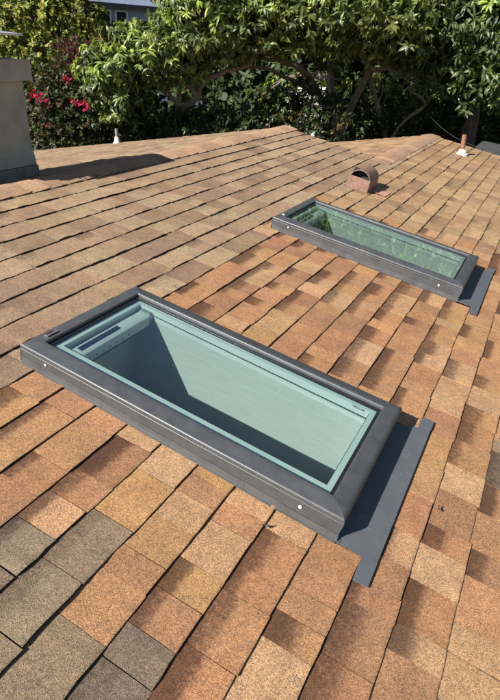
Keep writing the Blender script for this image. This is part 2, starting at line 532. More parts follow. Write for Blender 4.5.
# ---- shingle tabs
NEW = [(0.40, 0.212, 0.100), (0.385, 0.200, 0.094), (0.43, 0.248, 0.125), (0.35, 0.178, 0.086), (0.41, 0.220, 0.096), (0.315, 0.160, 0.083), (0.440, 0.256, 0.134), (0.39, 0.207, 0.098), (0.37, 0.192, 0.094), (0.34, 0.174, 0.088)]
OLD = [(0.330, 0.222, 0.130), (0.305, 0.200, 0.118), (0.360, 0.248, 0.146), (0.275, 0.178, 0.106), (0.320, 0.212, 0.126), (0.370, 0.256, 0.150), (0.255, 0.165, 0.104)]
GREY = [(0.228, 0.164, 0.104), (0.258, 0.188, 0.118), (0.195, 0.142, 0.094), (0.242, 0.172, 0.106)]
tabs = []       # (verts, faces, colours, band, centre, area)
def zone(u, k, plane):
    """which lot of shingles a spot belongs to: k is the course index (butt at v0 + k)"""
    if plane != 'front': return 'old'
    lim = {4: 4.7, 5: 5.7, 6: 3.75, 7: 4.3, 8: 3.4, 9: 2.6}
    if k <= 0:
        if k == 0 and 21.6 < u < 30: return 'new'
        return 'old'
    if k in lim and u < lim[k]: return 'grey'
    if k < 4 and u < 1.5: return 'old'
    if k > 9 and u < 1: return 'grey'
    if k == 12 and 12.2 < u < 14.3: return 'grey'
    far = {1: 28.2, 2: 29.5, 3: 28.8, 4: 30.4, 5: 29.6, 6: 31.0, 7: 30.2, 8: 31.4, 9: 30.6, 10: 31.5}.get(k, 30.8)
    if u > far: return 'oldfar'
    return 'new'

V_BUTT0 = -8.609
def add_tab(fn, u0, u1, b, zn, expo=1.0):
    w = u1 - u0
    if w < 0.04: return
    old = zn != 'new'
    if zn == 'new': colr = rnd.choice(NEW)
    elif zn == 'grey': colr = rnd.choice(GREY)
    else: colr = rnd.choice(OLD)
    if zn == 'oldfar': colr = (colr[0] * 1.10, colr[1] * 1.03, colr[2] * 0.92)
    j = rnd.uniform(0.94, 1.06)
    colr = tuple(c * j * rnd.uniform(0.97, 1.03) for c in colr)
    thick = rnd.random() < 0.5
    t = (0.060 if thick else 0.041) + rnd.uniform(-0.006, 0.006)
    if old: t += rnd.uniform(-0.004, 0.018)
    db = rnd.uniform(-0.02, 0.02)
    gs = 0.0
    r = rnd.random()
    if zn == 'new' and r < 0.46: gs = rnd.uniform(0.8, 1.2)
    elif zn == 'grey' and r < 0.5: gs = rnd.uniform(0.5, 0.9)
    elif r < 0.3: gs = rnd.uniform(0.35, 0.7)
    glen = rnd.uniform(0.4, 0.8)
    gap = 0.011 if not old else 0.024
    u0 += gap * rnd.uniform(0.2, 1.0); u1 -= gap * rnd.uniform(0.2, 1.0)
    nu = max(2, min(7, int(w / 0.3) + 2))
    rows = [-expo * 1.12, -expo * 0.985, -expo * (1 - glen * 0.55), -expo * (1 - glen), -0.03, 0.0]
    bands = [1.0, 1.0, 0.72, 0.0, 0.0, 0.0]
    amp = 0.020 if old else 0.008
    curl = [rnd.uniform(-1, 1) * amp for _ in range(nu)]
    wob = [rnd.uniform(-1, 1) * amp * 0.9 for _ in range(nu)]
    skew = rnd.uniform(-0.012, 0.012)
    vs = []; bd = []
    for ri, rb in enumerate(rows):
        frac = (rb + expo) / expo        # 0 exposed top, 1 butt
        for i in range(nu):
            uu = u0 + (u1 - u0) * i / (nu - 1) + skew * frac
            bb = b + rb + ((db + wob[i]) if ri >= 4 else 0)
            nn = 0.004 + max(frac, -0.12) * (t - 0.004)
            if ri >= 4: nn += curl[i]
            if ri == 5: nn -= 0.006
            vs.append(fn(uu, bb, nn)); bd.append(bands[ri] * gs)
    base = len(vs)
    for i in range(nu):
        uu = u0 + (u1 - u0) * i / (nu - 1) + skew
        vs.append(fn(uu, b + db + wob[i] - 0.005, -0.012)); bd.append(0)
    edge0 = len(vs)
    for i in range(nu):
        vs.append(vs[(len(rows) - 1) * nu + i].copy()); bd.append(0)
    cap0 = len(vs)
    vs.append(fn(u0, b - expo * 1.12, -0.02)); bd.append(0)
    vs.append(fn(u1, b - expo * 1.12, -0.02)); bd.append(0)
    nr = len(rows)
    fs = []
    for r_ in range(nr - 1):
        for i in range(nu - 1):
            a = r_ * nu + i
            fs.append((a, a + nu, a + nu + 1, a + 1))
    for i in range(nu - 1):
        a = edge0 + i
        fs.append((a, base + i, base + i + 1, a + 1))
    left = [r_ * nu for r_ in range(nr)]
    right = [r_ * nu + nu - 1 for r_ in range(nr)]
    fs.append(tuple([cap0] + [base] + left[::-1]))
    fs.append(tuple([base + nu - 1, cap0 + 1] + right))
    cs = [(*colr, 1.0)] * base + [(0.045, 0.038, 0.034, 1.0)] * (len(vs) - base)     # cut edges show the bare asphalt
    # size in the photograph
    q = [to_px(fn(uu, bb, 0.03)) for uu, bb in ((u0, b), (u1, b), (u1, b - expo), (u0, b - expo))]
    area = 0.0
    if all(q):
        q = [(min(max(x, 0), 500), min(max(y, 0), 700)) for x, y in q]
        for i in range(4):
            x1, y1 = q[i]; x2, y2 = q[(i + 1) % 4]
            area += x1 * y2 - x2 * y1
        area = abs(area) / 2
    tabs.append((vs, fs, cs, bd, area))

def lay_course(fn, b, ua, ub, holes, zfun, expo=1.0):
    segs = [(ua, ub)]
    for (h0, h1) in holes:
        out = []
        for (a, z) in segs:
            if h1 <= a or h0 >= z: out.append((a, z)); continue
            if h0 > a: out.append((a, h0))
            if h1 < z: out.append((h1, z))
        segs = out
    u = ua - rnd.uniform(0, 1.0)
    while u < ub:
        zn = zfun(u + 0.5)
        w = rnd.choice((0.62, 0.8, 0.95, 1.1, 1.25, 1.45)) if zn == 'new' else rnd.choice((0.8, 1.05, 1.3, 1.55, 1.9))
        if zn == 'grey': w = rnd.choice((1.3, 1.6, 2.0))
        w *= rnd.uniform(0.92, 1.08)
        # end a lot exactly at its border
        if zfun(u + w + 0.02) != zn and zfun(u + 0.02) == zn:
            lo, hi = u + 0.02, u + w + 0.02
            for _ in range(12):
                mid = (lo + hi) / 2
                if zfun(mid) == zn: lo = mid
                else: hi = mid
            w = max(hi - u, 0.25)
        for (a, z) in segs:
            x0, x1 = max(u, a), min(u + w, z)
            if x1 - x0 > 0.05: add_tab(fn, x0, x1, b, zfun((x0 + x1) / 2), expo)
        u += w

k = -9
while V_BUTT0 + k < V_EAVE + 0.5:
    b = V_BUTT0 + k
    umax = U_GABLE if b - 0.6 < V_WING else U_END
    holes = []
    if b > SKY_V[0] + 0.02 and b - 1.0 < SKY_V[1]:
        holes = [(a, z) for a, z in SKY_U]
    if holes and b - 1.0 < SKY_V[0] - 0.1:       # shingles cut short above the head of each skylight
        for a, z in SKY_U:
            e_ = SKY_V[0] + 0.03 - (b - 1.0)
            x = a
            while x < z - 0.05:
                x2 = min(x + rnd.uniform(0.9, 1.6), z)
                add_tab(front, x, x2, SKY_V[0] + 0.02, zone((x + x2) / 2, k, 'front'), e_)
                x = x2
    lay_course(front, b, -7.0, umax + 0.05, holes, lambda u, kk=k: zone(u, kk, 'front'))
    k += 1
for i in range(31):
    lay_course(main_back, 1.0 + i, -2.0, U_GABLE + 0.05, [], lambda u: 'old')
for i in range(22):
    lay_course(wing_back, 1.0 + i, U_GABLE - 0.4, U_END + 0.05, [], lambda u: 'oldfar')

order = sorted(range(len(tabs)), key=lambda i: -tabs[i][4])
single = set(order[:292])
SV, SF, SC, SB = [], [], [], []
for i, (vs, fs, cs, bd, ar) in enumerate(tabs):
    if i in single:
        c = sum(vs, Vector()) / len(vs)
        mesh_from('shingle', [v - c for v in vs], fs, M_SHINGLE, roof, None,
                  attrs={'tab': ('FLOAT_COLOR', cs), 'band': ('FLOAT', bd)}).location = c - HL
    else:
        bse = len(SV)
        SV += [v - HL for v in vs]; SC += cs; SB += bd
        SF += [tuple(x + bse for x in f) for f in fs]
o = mesh_from('shingle_field', SV, SF, M_SHINGLE, roof, attrs={'tab': ('FLOAT_COLOR', SC), 'band': ('FLOAT', SB)})
tag(o, kind='stuff')

# ---- ridge caps, one bent shingle over the next
CAPC = [(0.38, 0.232, 0.142), (0.35, 0.212, 0.13), (0.41, 0.255, 0.156), (0.33, 0.205, 0.125)]
def ridge_cap(u0, vr):
    fb = back_of(vr)
    L_ = 1.32
    hw = 0.98 + rnd.uniform(-0.03, 0.03)
    colr = rnd.choice(CAPC); j = rnd.uniform(0.92, 1.08); colr = tuple(c * j for c in colr)
    vs = []; 
    lift = rnd.uniform(0.0, 0.022)
    for (u, n) in ((u0, 0.045), (u0 + L_ * 0.95, 0.112 + lift), (u0 + L_, 0.112 + lift)):
        for (side, d, dn) in ((1, hw, -0.035), (1, hw * 0.55, 0.0), (1, 0.16, 0.0), (0, 0, -0.025), (-1, 0.16, 0.0), (-1, hw * 0.55, 0.0), (-1, hw, -0.035)):
            nn = n + dn + rnd.uniform(-0.008, 0.008)
            if side > 0: p = P(u, vr + d, nn)
            elif side < 0: p = fb(u, d, nn)
            else: p = P(u, vr - nn * math.tan(TH), nn)
            vs.append(p)
    fs = []
    for r_ in range(2):
        for i in range(6):
            a = r_ * 7 + i
            fs.append((a, a + 1, a + 8, a + 7))
    b0 = len(vs)
    for i in range(7):
        p = vs[14 + i]
        vs.append(p - rdir(0, 0, 1) * S * 0.075)
    for i in range(6): fs.append((14 + i, 15 + i, b0 + i + 1, b0 + i))
    b1 = len(vs)
    for idx in (0, 7):
        vs.append(vs[idx] - rdir(0, 0, 1) * S * 0.05)
    for idx in (6, 13):
        vs.append(vs[idx] - rdir(0, -S2, C2) * S * 0.05)
    fs.append((0, 7, b1 + 1, b1)); fs.append((7, 14, b0, b1 + 1))
    fs.append((13, 6, b1 + 2, b1 + 3)); fs.append((20, 13, b1 + 3, b0 + 6))
    c = sum(vs, Vector()) / len(vs)
    ob = mesh_from('ridge_cap', [v - c for v in vs], fs, M_SHINGLE, roof, None,
                   attrs={'tab': ('FLOAT_COLOR', [(*colr, 1)] * b0 + [(0.05, 0.04, 0.035, 1)] * (len(vs) - b0)), 'band': ('FLOAT', [0.0] * len(vs))})
    ob.location = c - HL
u = 6.0
while u < U_GABLE - 0.6:
    ridge_cap(u, V_RIDGE); u += 1.0
u = U_GABLE - 1.6
while u < U_END - 0.6:
    ridge_cap(u, V_WING); u += 1.0
# metal drip edges along the gables
de = MB()
for fn, uu, b0, b1 in ((front, U_GABLE, V_RIDGE, V_WING), (main_back, U_GABLE, 0, 31.5), (front, U_END, V_WING, V_EAVE), (wing_back, U_END, 0, 23.0)):
    slab(de, fn, uu + 0.002, uu + 0.06, b0, b1, -0.9, -0.005)
de.build('rake_trim', M_CHIM_DARK, house)

# ------------------------------------------------------------------ skylights (local x = down slope, y = along courses, z = off the roof; in courses)
LX, LY = SKY_V[1] - SKY_V[0], SKY_U[0][1] - SKY_U[0][0]
def side_piece(prof, side):
    """sweep a cover profile (d inward, z) along one side with mitred ends"""
    vs = []
    def pt(d, z, end):
        if side == 'near': return (d if end == 0 else LX - d, d, z)
        if side == 'far': return (LX - d if end == 0 else d, LY - d, z)
        if side == 'head': return (d, LY - d if end == 0 else d, z)
        return (LX - d, d if end == 0 else LY - d, z)
    n = len(prof)
    for end in (0, 1):
        for d, z in prof: vs.append(pt(d, z, end))
    fs = [(i, n + i, n + (i + 1) % n, (i + 1) % n) for i in range(n)]
    fs += [tuple(range(n)), tuple(range(n, 2 * n))[::-1]]
    mb = MB().add(vs, fs)
    return mb
def arc(cx, cz, r, a0, a1, n):
    return [(cx + r * math.cos(math.radians(a0 + (a1 - a0) * i / n)), cz + r * math.sin(math.radians(a0 + (a1 - a0) * i / n))) for i in range(n + 1)]
PROF = [(0.03, 0.20), (0.014, 0.21), (0.014, 0.478)] + arc(0.010, 0.500, 0.022, 250, 110, 6) + [(0.016, 0.524), (0.016, 0.556), (-0.006, 0.562)] + \
       arc(0.050, 0.59, 0.056, 180, 95, 6) + [(0.16, 0.672), (0.28, 0.70), (0.36, 0.705)] + arc(0.385, 0.665, 0.045, 80, 0, 4) + [(0.43, 0.60), (0.10, 0.595), (0.10, 0.20)]
PROF_FOOT = [(0.03, 0.10), (0.0, 0.11), (-0.02, 0.40), (-0.03, 0.50)] + arc(0.115, 0.545, 0.145, 180, 90, 8) + [(0.24, 0.70), (0.36, 0.70)] + arc(0.385, 0.655, 0.045, 80, 0, 4) + [(0.43, 0.60), (0.12, 0.595), (0.12, 0.10)]
PROF_HEAD = [(0.02, 0.05), (0.0, 0.06), (0.0, 0.55)] + arc(0.06, 0.59, 0.06, 180, 95, 5) + [(0.20, 0.672), (0.36, 0.695)] + arc(0.385, 0.655, 0.045, 80, 0, 4) + [(0.43, 0.60), (0.10, 0.595), (0.10, 0.05)]

def ring(mb, d0, d1, z0, z1):
    mb.box(d0, LX - d0, d0, d1, z0, z1)
    mb.box(d0, LX - d0, LY - d1, LY - d0, z0, z1)
    mb.box(d0, d1, d1, LY - d1, z0, z1)
    mb.box(LX - d1, LX - d0, d1, LY - d1, z0, z1)
    return mb
def text_mesh(name, body, size, mat, parent, mat_local, ext=0.0004):
    cu = bpy.data.curves.new(name, 'FONT')
    cu.body = body
    cu.size = size
    cu.extrude = ext
    cu.align_x = 'LEFT'
    tmp = bpy.data.objects.new(name + '_tmp', cu)
    col.objects.link(tmp)
    dg = bpy.context.evaluated_depsgraph_get()
    me = bpy.data.meshes.new_from_object(tmp.evaluated_get(dg))
    bpy.data.objects.remove(tmp)
    bpy.data.curves.remove(cu)
    me.name = name
    me.materials.clear(); me.materials.append(mat)
    ob = bpy.data.objects.new(name, me)
    col.objects.link(ob)
    ob.parent = parent
    ob.matrix_local = mat_local
    return ob

def make_skylight():
    root = empty('skylight', P(SKY_U[0][0], SKY_V[0], 0), (0, TH, 0))
    def B(mb, name, mat, sm=None, par=root, warp=True):
        if warp:      # the frame stands a little higher off the roof at its foot than at its head
            for v in mb.v:
                if v.z > 0.2: v.z += (0.15 * v.x / LX - 0.06) * min(1.0, (v.z - 0.2) / 0.3)
        return mb.build(name, mat, par, sm, S)
    B(side_piece(PROF, 'near'), 'side_cover', M_CLAD, 28)
    B(side_piece(PROF, 'far'), 'side_cover', M_CLAD, 28)
    B(side_piece(PROF_HEAD, 'head'), 'head_cover', M_CLAD, 28)
    B(side_piece(PROF_FOOT, 'foot'), 'foot_cover', M_CLAD, 28)
    B(ring(MB(), 0.105, 0.52, -0.3, 0.50), 'curb', M_DARK)
    gl = MB().box(0.405, LX - 0.405, 0.405, LY - 0.405, 0.558, 0.594)
    B(gl, 'glass_pane', M_GLASS)
    B(MB().box(0.436, LX - 0.436, 0.436, 0.46, 0.598, 0.606).box(0.436, LX - 0.436, LY - 0.52, LY - 0.436, 0.598, 0.606).box(0.436, 0.54, 0.46, LY - 0.52, 0.598, 0.606).box(LX - 0.50, LX - 0.436, 0.46, LY - 0.52, 0.598, 0.606), 'gasket', M_GASKET)
    # white inner frame under the glass
    inner = MB().box(0.521, LX - 0.521, 0.521, 0.76, 0.17, 0.54).box(0.521, LX - 0.521, LY - 0.66, LY - 0.521, 0.17, 0.54).box(0.521, 0.70, 0.76, LY - 0.66, 0.17, 0.54).box(LX - 0.66, LX - 0.521, 0.76, LY - 0.66, 0.17, 0.54)
    fr = B(inner, 'inner_frame', M_WHITE)
    # blind rails on the two long faces: dark groove with bright lips, and a groove at the foot
    for side in (0, 1):
        y0, y1 = (0.761, 0.772) if side == 0 else (LY - 0.672, LY - 0.661)
        m1 = MB().box(1.2, LX - 0.665, y0, y1, 0.325, 0.352)
        B(m1, 'blind_rail_groove', M_DARK, None, fr)
        e0, e1 = (0.761, 0.80) if side == 0 else (LY - 0.70, LY - 0.661)
        m2 = MB().box(1.2, LX - 0.70, e0, e1, 0.18, 0.205).box(1.2, LX - 0.70, e0, e1, 0.245, 0.318)
        B(m2, 'blind_rail', M_WHITE, None, fr)
    B(MB().box(LX - 0.672, LX - 0.661, 0.70, LY - 0.70, 0.20, 0.53).box(LX - 0.70, LX - 0.661, LY - 0.70, LY - 0.673, 0.2, 0.53) if False else
      MB().box(LX - 0.675, LX - 0.661, 0.80, LY - 0.72, 0.505, 0.53), 'foot_groove', M_DARK, None, fr)
    # plastered light shaft down through the roof
    sh = MB()
    d0, d1, z0, z1 = 0.66, 0.80, -5.2, 0.168
    sh.box(d0 - 0.14, LX - d0 + 0.14, LY - d0, LY - d0 + 0.14, z0, z1)
    sh.box(d0 - 0.14, LX - d0 + 0.14, d0 - 0.14, d0, z0, z1)
    sh.box(d0 - 0.14, d0, d0, LY - d0, z0, z1)
    sh.box(LX - d0, LX - d0 + 0.14, d0, LY - d0, z0, z1)
    B(sh, 'light_shaft', M_SHAFT)
    # blind cassette with its solar cell under the head of the glass
    cs = MB()
    x0, x1 = 0.80, 1.22
    prof = [(x0, 0.0), (x0, 0.36), (x0 + 0.05, 0.41), (x1 - 0.10, 0.41), (x1 - 0.02, 0.36), (x1, 0.22), (x1, 0.0)]
    cs.prism([(x, 0.80, z) for x, z in prof], (0, LY - 1.60, 0))
    ca = B(cs, 'blind_cassette', M_WHITE, 30)
    B(MB().box(x0 + 0.10, x0 + 0.27, 1.04, 2.62, 0.412, 0.420), 'solar_cell', M_SOLAR, None, ca)
    for yy in (0.67, LY - 0.80):
        B(MB().prism([(x0 - 0.02, yy, 0.05), (x0 - 0.02, yy, 0.40), (x0 + 0.06, yy, 0.45), (x1 - 0.06, yy, 0.45), (x1 + 0.04, yy, 0.34), (x1 + 0.04, yy, 0.05)], (0, 0.12, 0)),
          'cassette_bracket', M_GREYPIPE, None, ca)
    for q in range(7):
        yy = 1.15 + q * 0.27
        B(MB().box(x1 - 0.005, x1 + 0.006, yy, yy + 0.06, 0.10, 0.16), 'cassette_slot', M_GREYPIPE, None, ca)
    B(MB().box(x1 - 0.01, x1 + 0.02, 0.82, LY - 0.82, -0.02, 0.03), 'blind_bar', M_DARK, None, ca)
    # tiny black nail heads on the shaft's head wall
    # screws on the near and far covers
    for yy, dy in ((-0.001, -1), (LY + 0.001, 1)):
        for xx in (0.85, LX - 0.92):
            sc = MB()
            seg = 10
            ringv = []
            for (r, off) in ((0.04, 0.0), (0.04, 0.012), (0.024, 0.022)):
                for a in range(seg):
                    an = 2 * math.pi * a / seg
                    ringv.append((xx + r * math.cos(an), yy + dy * off, 0.39 + r * math.sin(an)))
            f = [(i * seg + a, i * seg + (a + 1) % seg, (i + 1) * seg + (a + 1) % seg, (i + 1) * seg + a) for i in range(2) for a in range(seg)]
            f.append(tuple(range(2 * seg, 3 * seg)))
            sc.add(ringv, f)
            B(sc, 'screw', M_SCREW, 40)
    # step flashing: one folded plate per course on each long side
    for side in (0, 1):
        kx = -1
        while True:
            xa = (V_BUTT0 + kx) - SKY_V[0] - 0.92
            xb = xa + 1.10
            kx += 1
            if xa > LX - 0.05: break
            xa, xb = max(xa, 0.04), min(xb, LX + 0.02)
            if xb - xa < 0.15: continue
            tk = 0.012
            off = -0.008 + 0.006 * (kx % 2) + rnd.uniform(0, 0.003)
            h = 0.245 + rnd.uniform(-0.012, 0.012)
            if side == 0:
                mb = MB().box(xa, xb, -off - tk, -off, -0.02, h).box(xa, xb, -0.05 - rnd.uniform(0, 0.015), -off - tk, 0.050 + 0.004 * (kx % 2), 0.058 + 0.004 * (kx % 2))
            else:
                mb = MB().box(xa, xb, LY + off, LY + off + tk, -0.02, h).box(xa, xb, LY + off + tk, LY + 0.12, 0.072, 0.080)
            B(mb, 'step_flashing', M_FLASH, None, root, False)
    # apron flashing below the foot with a folded riser and two tails
    ap = MB()
    def sheet(poly, th=0.014):
        ap.prism([(x, y, z) for x, y, z in poly], (0, 0, th))
    za, zb = 0.105, 0.088
    sheet([(LX - 0.02, -0.06, za), (LX + 0.93, -0.03, zb), (LX + 0.93, LY + 0.70, zb), (LX + 0.60, LY + 0.70, zb), (LX + 0.60, LY + 0.40, zb), (LX - 0.02, LY + 0.06, za)])
    ap.box(LX - 0.02, LX + 0.025, -0.05, LY + 0.05, 0.11, 0.20)
    B(ap, 'apron_flashing', M_APRON)
    t1 = MB().prism([(LX + 0.62, -0.66, 0.082), (LX + 0.935, -0.64, 0.082), (LX + 0.935, -0.0, 0.094), (LX + 0.60, -0.0, 0.094)], (0, 0, 0.012))
    B(t1, 'apron_tail', M_APRON)
    t2 = MB().prism([(LX + 0.60, LY + 0.55, 0.108), (LX + 0.94, LY + 0.55, 0.108), (LX + 0.94, LY + 0.98, 0.10), (LX + 0.62, LY + 0.98, 0.10)], (0, 0, 0.012))
    B(t2, 'apron_tail', M_APRON)
    # rolled corner lip of the foot cover
    cl = MB().tube([(LX - 0.05, -0.03, 0.13), (LX + 0.03, -0.035, 0.12), (LX + 0.10, -0.01, 0.115)], [0.028, 0.03, 0.02], 8)
    B(cl, 'corner_lip', M_CLAD, 40)
    # rain sensor clip on the head cover
    rs = MB().prism([(0.16, 0.62, 0.672), (0.30, 0.62, 0.70), (0.30, 1.0, 0.70), (0.16, 1.0, 0.672)], (0, 0, 0.03))
    ro = B(rs, 'rain_sensor', M_CHROME)
    B(MB().prism([(0.17, 0.66, 0.706), (0.235, 0.66, 0.719), (0.235, 0.92, 0.719), (0.17, 0.92, 0.706)], (0, 0, 0.004)), 'sensor_label', M_RED, None, ro)
    return root

sky1 = make_skylight()
tag(sky1, 'grey framed glass skylight with sunlit shaft wall clear of reflections', 'skylight', 'skylights set in the roof')
def copy_tree(o, parent=None):
    c = o.copy(); col.objects.link(c)
    c.parent = parent
    for ch in list(o.children): copy_tree(ch, c)
    return c
sky2 = copy_tree(sky1)
sky2.location = P(SKY_U[1][0], SKY_V[0], 0)
sky2['label'] = 'grey framed glass skylight mirroring green foliage, next to the brown hood vent'
# print on the first skylight
R_top = Matrix(((1, 0, 0), (0, 1, 0), (0, 0, 1))).to_4x4()
text_mesh('glass_mark', 'VELUX', 0.017, M_PRINT, sky1, Matrix.Translation(Vector((LX - 1.16, LY - 0.74, 0.596)) * S) @ Matrix.Rotation(math.radians(0), 4, 'Z'), 0.00015)

# ------------------------------------------------------------------ chimney on the ridge
ch_corner = P(19.35, -20.6, 0.0)          # the corner seen right of the stack
cx1 = ch_corner.x
cy1 = ch_corner.y
cw, cd = 0.62, 0.85
cz0 = main_back(0, 8, 0).z - 0.35
zb_ = P(0, V_RIDGE, 0).z
chim = empty('chimney', (cx1 - cw / 2, cy1 - cd / 2, cz0))
def cbox(name, mat, ex, z0, z1, ex1=None, par=chim, rough=False):
    """a (tapered) block centred on the stack, grown by ex at z0 and ex1 at z1"""
    ex1 = ex if ex1 is None else ex1
    vs = []
    for z, e in ((z0, ex), (z1, ex1)):
        for y in (-cd / 2 - e, cd / 2 + e):
            for x in (-cw / 2 - e, cw / 2 + e): vs.append((x, y, z - cz0))
    return MB().add(vs, [(0, 2, 3, 1), (4, 5, 7, 6), (0, 1, 5, 4), (2, 6, 7, 3), (0, 4, 6, 2), (1, 3, 7, 5)]).build(name, mat, par)
cbox('stack', M_CHIMNEY, 0.0, cz0, zb_ + 0.60)
cbox('skirt', M_CHIMNEY, 0.014, zb_ + 0.035, zb_ + 0.14, 0.004)
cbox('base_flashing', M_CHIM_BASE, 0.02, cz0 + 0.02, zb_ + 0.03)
cap_o = cbox('crown', M_CHIMNEY, 0.045, zb_ + 0.555, zb_ + 0.675)
# spark arrestor: dark flue box with posts under a pale sheet lid
fl = MB().box(-0.24, 0.24, -0.33, 0.33, zb_ + 0.675 - cz0, zb_ + 0.745 - cz0)
fl.build('flue', M_BLACKSOOT, chim)
for px_ in (-0.2, 0.2):
    for py_ in (-0.28, 0.28):
        MB().box(px_ - 0.015, px_ + 0.015, py_ - 0.015, py_ + 0.015, zb_ + 0.745 - cz0, zb_ + 0.805 - cz0).build('lid_post', M_BLACKSOOT, chim)
zl = zb_ + 0.805 - cz0
ld = MB().add([(-0.33, -0.46, zl), (0.33, -0.46, zl), (0.33, 0.46, zl), (-0.33, 0.46, zl), (-0.33, -0.46, zl + 0.012), (0.33, -0.46, zl + 0.012), (0.33, 0.46, zl + 0.012), (-0.33, 0.46, zl + 0.012), (0, 0, zl + 0.06)],
              [(3, 2, 1, 0), (0, 1, 5, 4), (1, 2, 6, 5), (2, 3, 7, 6), (3, 0, 4, 7), (4, 5, 8), (5, 6, 8), (6, 7, 8), (7, 4, 8)])
ld.build('lid', M_COWL, chim)
tag(chim, 'grey stucco chimney with thick crown and pale metal lid on the ridge', 'chimney')

# ------------------------------------------------------------------ brown hood vent
vent = empty('roof_vent', P(34.4, -8.5, 0), (0, TH, 0))
def vb(mb, name, mat, sm=None, par=vent): return mb.build(name, mat, par, sm, S)
r_, hh, y0, y1, tk = 0.70, 0.54, -0.95, 0.90, 0.035
outer = [(-r_, 0.0)] + [(-r_ * math.cos(math.pi * i / 14), hh + r_ * math.sin(math.pi * i / 14)) for i in range(15)] + [(r_, 0.0)]
innr = [(-(r_ - tk), 0.0)] + [(-(r_ - tk) * math.cos(math.pi * i / 14), hh + (r_ - tk) * math.sin(math.pi * i / 14)) for i in range(15)] + [(r_ - tk, 0.0)]
n = len(outer)
vs = [(x, y0, z) for x, z in outer] + [(x, y0, z) for x, z in innr] + [(x, y1, z) for x, z in outer] + [(x, y1, z) for x, z in innr]
fs = []
for i in range(n - 1):
    fs.append((i, i + 1, 2 * n + i + 1, 2 * n + i))
    fs.append((n + i + 1, n + i, 3 * n + i, 3 * n + i + 1))
    fs.append((i, n + i, n + i + 1, i + 1))
    fs.append((2 * n + i + 1, 3 * n + i + 1, 3 * n + i, 2 * n + i))
vb(MB().add(vs, fs), 'hood', M_VENT, 35)
vb(MB().prism([(x * 0.99, y1 - 0.03, z * 0.995) for x, z in innr], (0, 0.028, 0)), 'rear_plate', M_VENT)
vb(MB().box(-r_ - 0.01, r_ + 0.0, y0 - 0.05, y0 - 0.02, 0.0, 0.80), 'front_plate', M_VENT)
vb(MB().box(-r_ + 0.05, r_ - 0.05, y0 + 0.5, y0 + 0.52, 0.05, 1.2), 'screen', M_DARK)
vb(MB().box(-0.85, 0.85, y0 - 0.08, y1 + 0.15, 0.055, 0.075), 'base_flange', M_VENT)
vb(MB().prism([(0.80, -0.35, 0.078), (1.75, -0.35, 0.088), (1.75, 1.0, 0.088), (0.80, 1.0, 0.078)], (0, 0, 0.012)), 'patch_plate', M_PINK)
tag(vent, 'brown half round hood vent between the far skylight and the ridge', 'roof vent')

# ------------------------------------------------------------------ vent pipes
def pipe(pos, label, h, r, mat, cone_r, cone_h, lean=(0, 0)):
    root = empty('vent_pipe', pos)
    MB().lathe([(cone_r * 1.5, -0.02), (cone_r * 1.45, 0.012), (cone_r, 0.03), (r * 1.5, cone_h), (r * 1.15, cone_h + 0.01)], (0, 0, 0), 18).build('base_collar', M_CONE, root, 40)
    m = MB().tube([(0, 0, 0.0), (lean[0] * 0.5, lean[1] * 0.5, h * 0.5), (lean[0], lean[1], h), (lean[0], lean[1], h + 0.001), (lean[0], lean[1], h - 0.05)], [r, r, r, r * 0.82, r * 0.8], 14)
    m.build('pipe', mat, root, 40)
    tag(root, label, 'vent pipe')
pipe(P(56.6, -5.75, 0.03), 'rust brown vent pipe with white collar near the gable end', 0.25, 0.030, M_PIPE, 0.055, 0.06, (-0.02, 0.0))
pipe(main_back(42.9, 17.3, 0.03), 'grey vent pipe with white cone collar beyond the main ridge', 0.19, 0.020, M_GREYPIPE, 0.038, 0.08)

# ------------------------------------------------------------------ a few dry leaves on the shingles
for (uu, vv, a, lab) in ((7.4, -1.55, 0.6, 'small curled brown leaf on a shingle beside the clear skylight'),
                         (10.4, 1.55, 2.0, 'tiny dark dry leaf on a shingle below the apron flashing')):
    c = P(uu, vv, 0.075)
    L_, W_ = 0.012, 0.005
    vs = []
    for t_, w_, z_ in ((-1, 0.05, 0.006), (-0.5, 0.8, 0.002), (0, 1, 0.0), (0.5, 0.7, 0.003), (1, 0.05, 0.008)):
        for s_ in (-1, 0, 1):
            x, y = t_ * L_, s_ * w_ * W_
            vs.append(Vector((x * math.cos(a) - y * math.sin(a), x * math.sin(a) + y * math.cos(a), z_ + (0.004 if s_ else 0.001))))
    fs = [(i * 3 + j, i * 3 + j + 1, i * 3 + j + 4, i * 3 + j + 3) for i in range(4) for j in range(2)]
    ob = mesh_from('dry_leaf', vs, fs, M_BARK_D)
    ob.location = c; ob.rotation_euler = (0, TH, 0)
    tag(ob, lab, 'leaf')

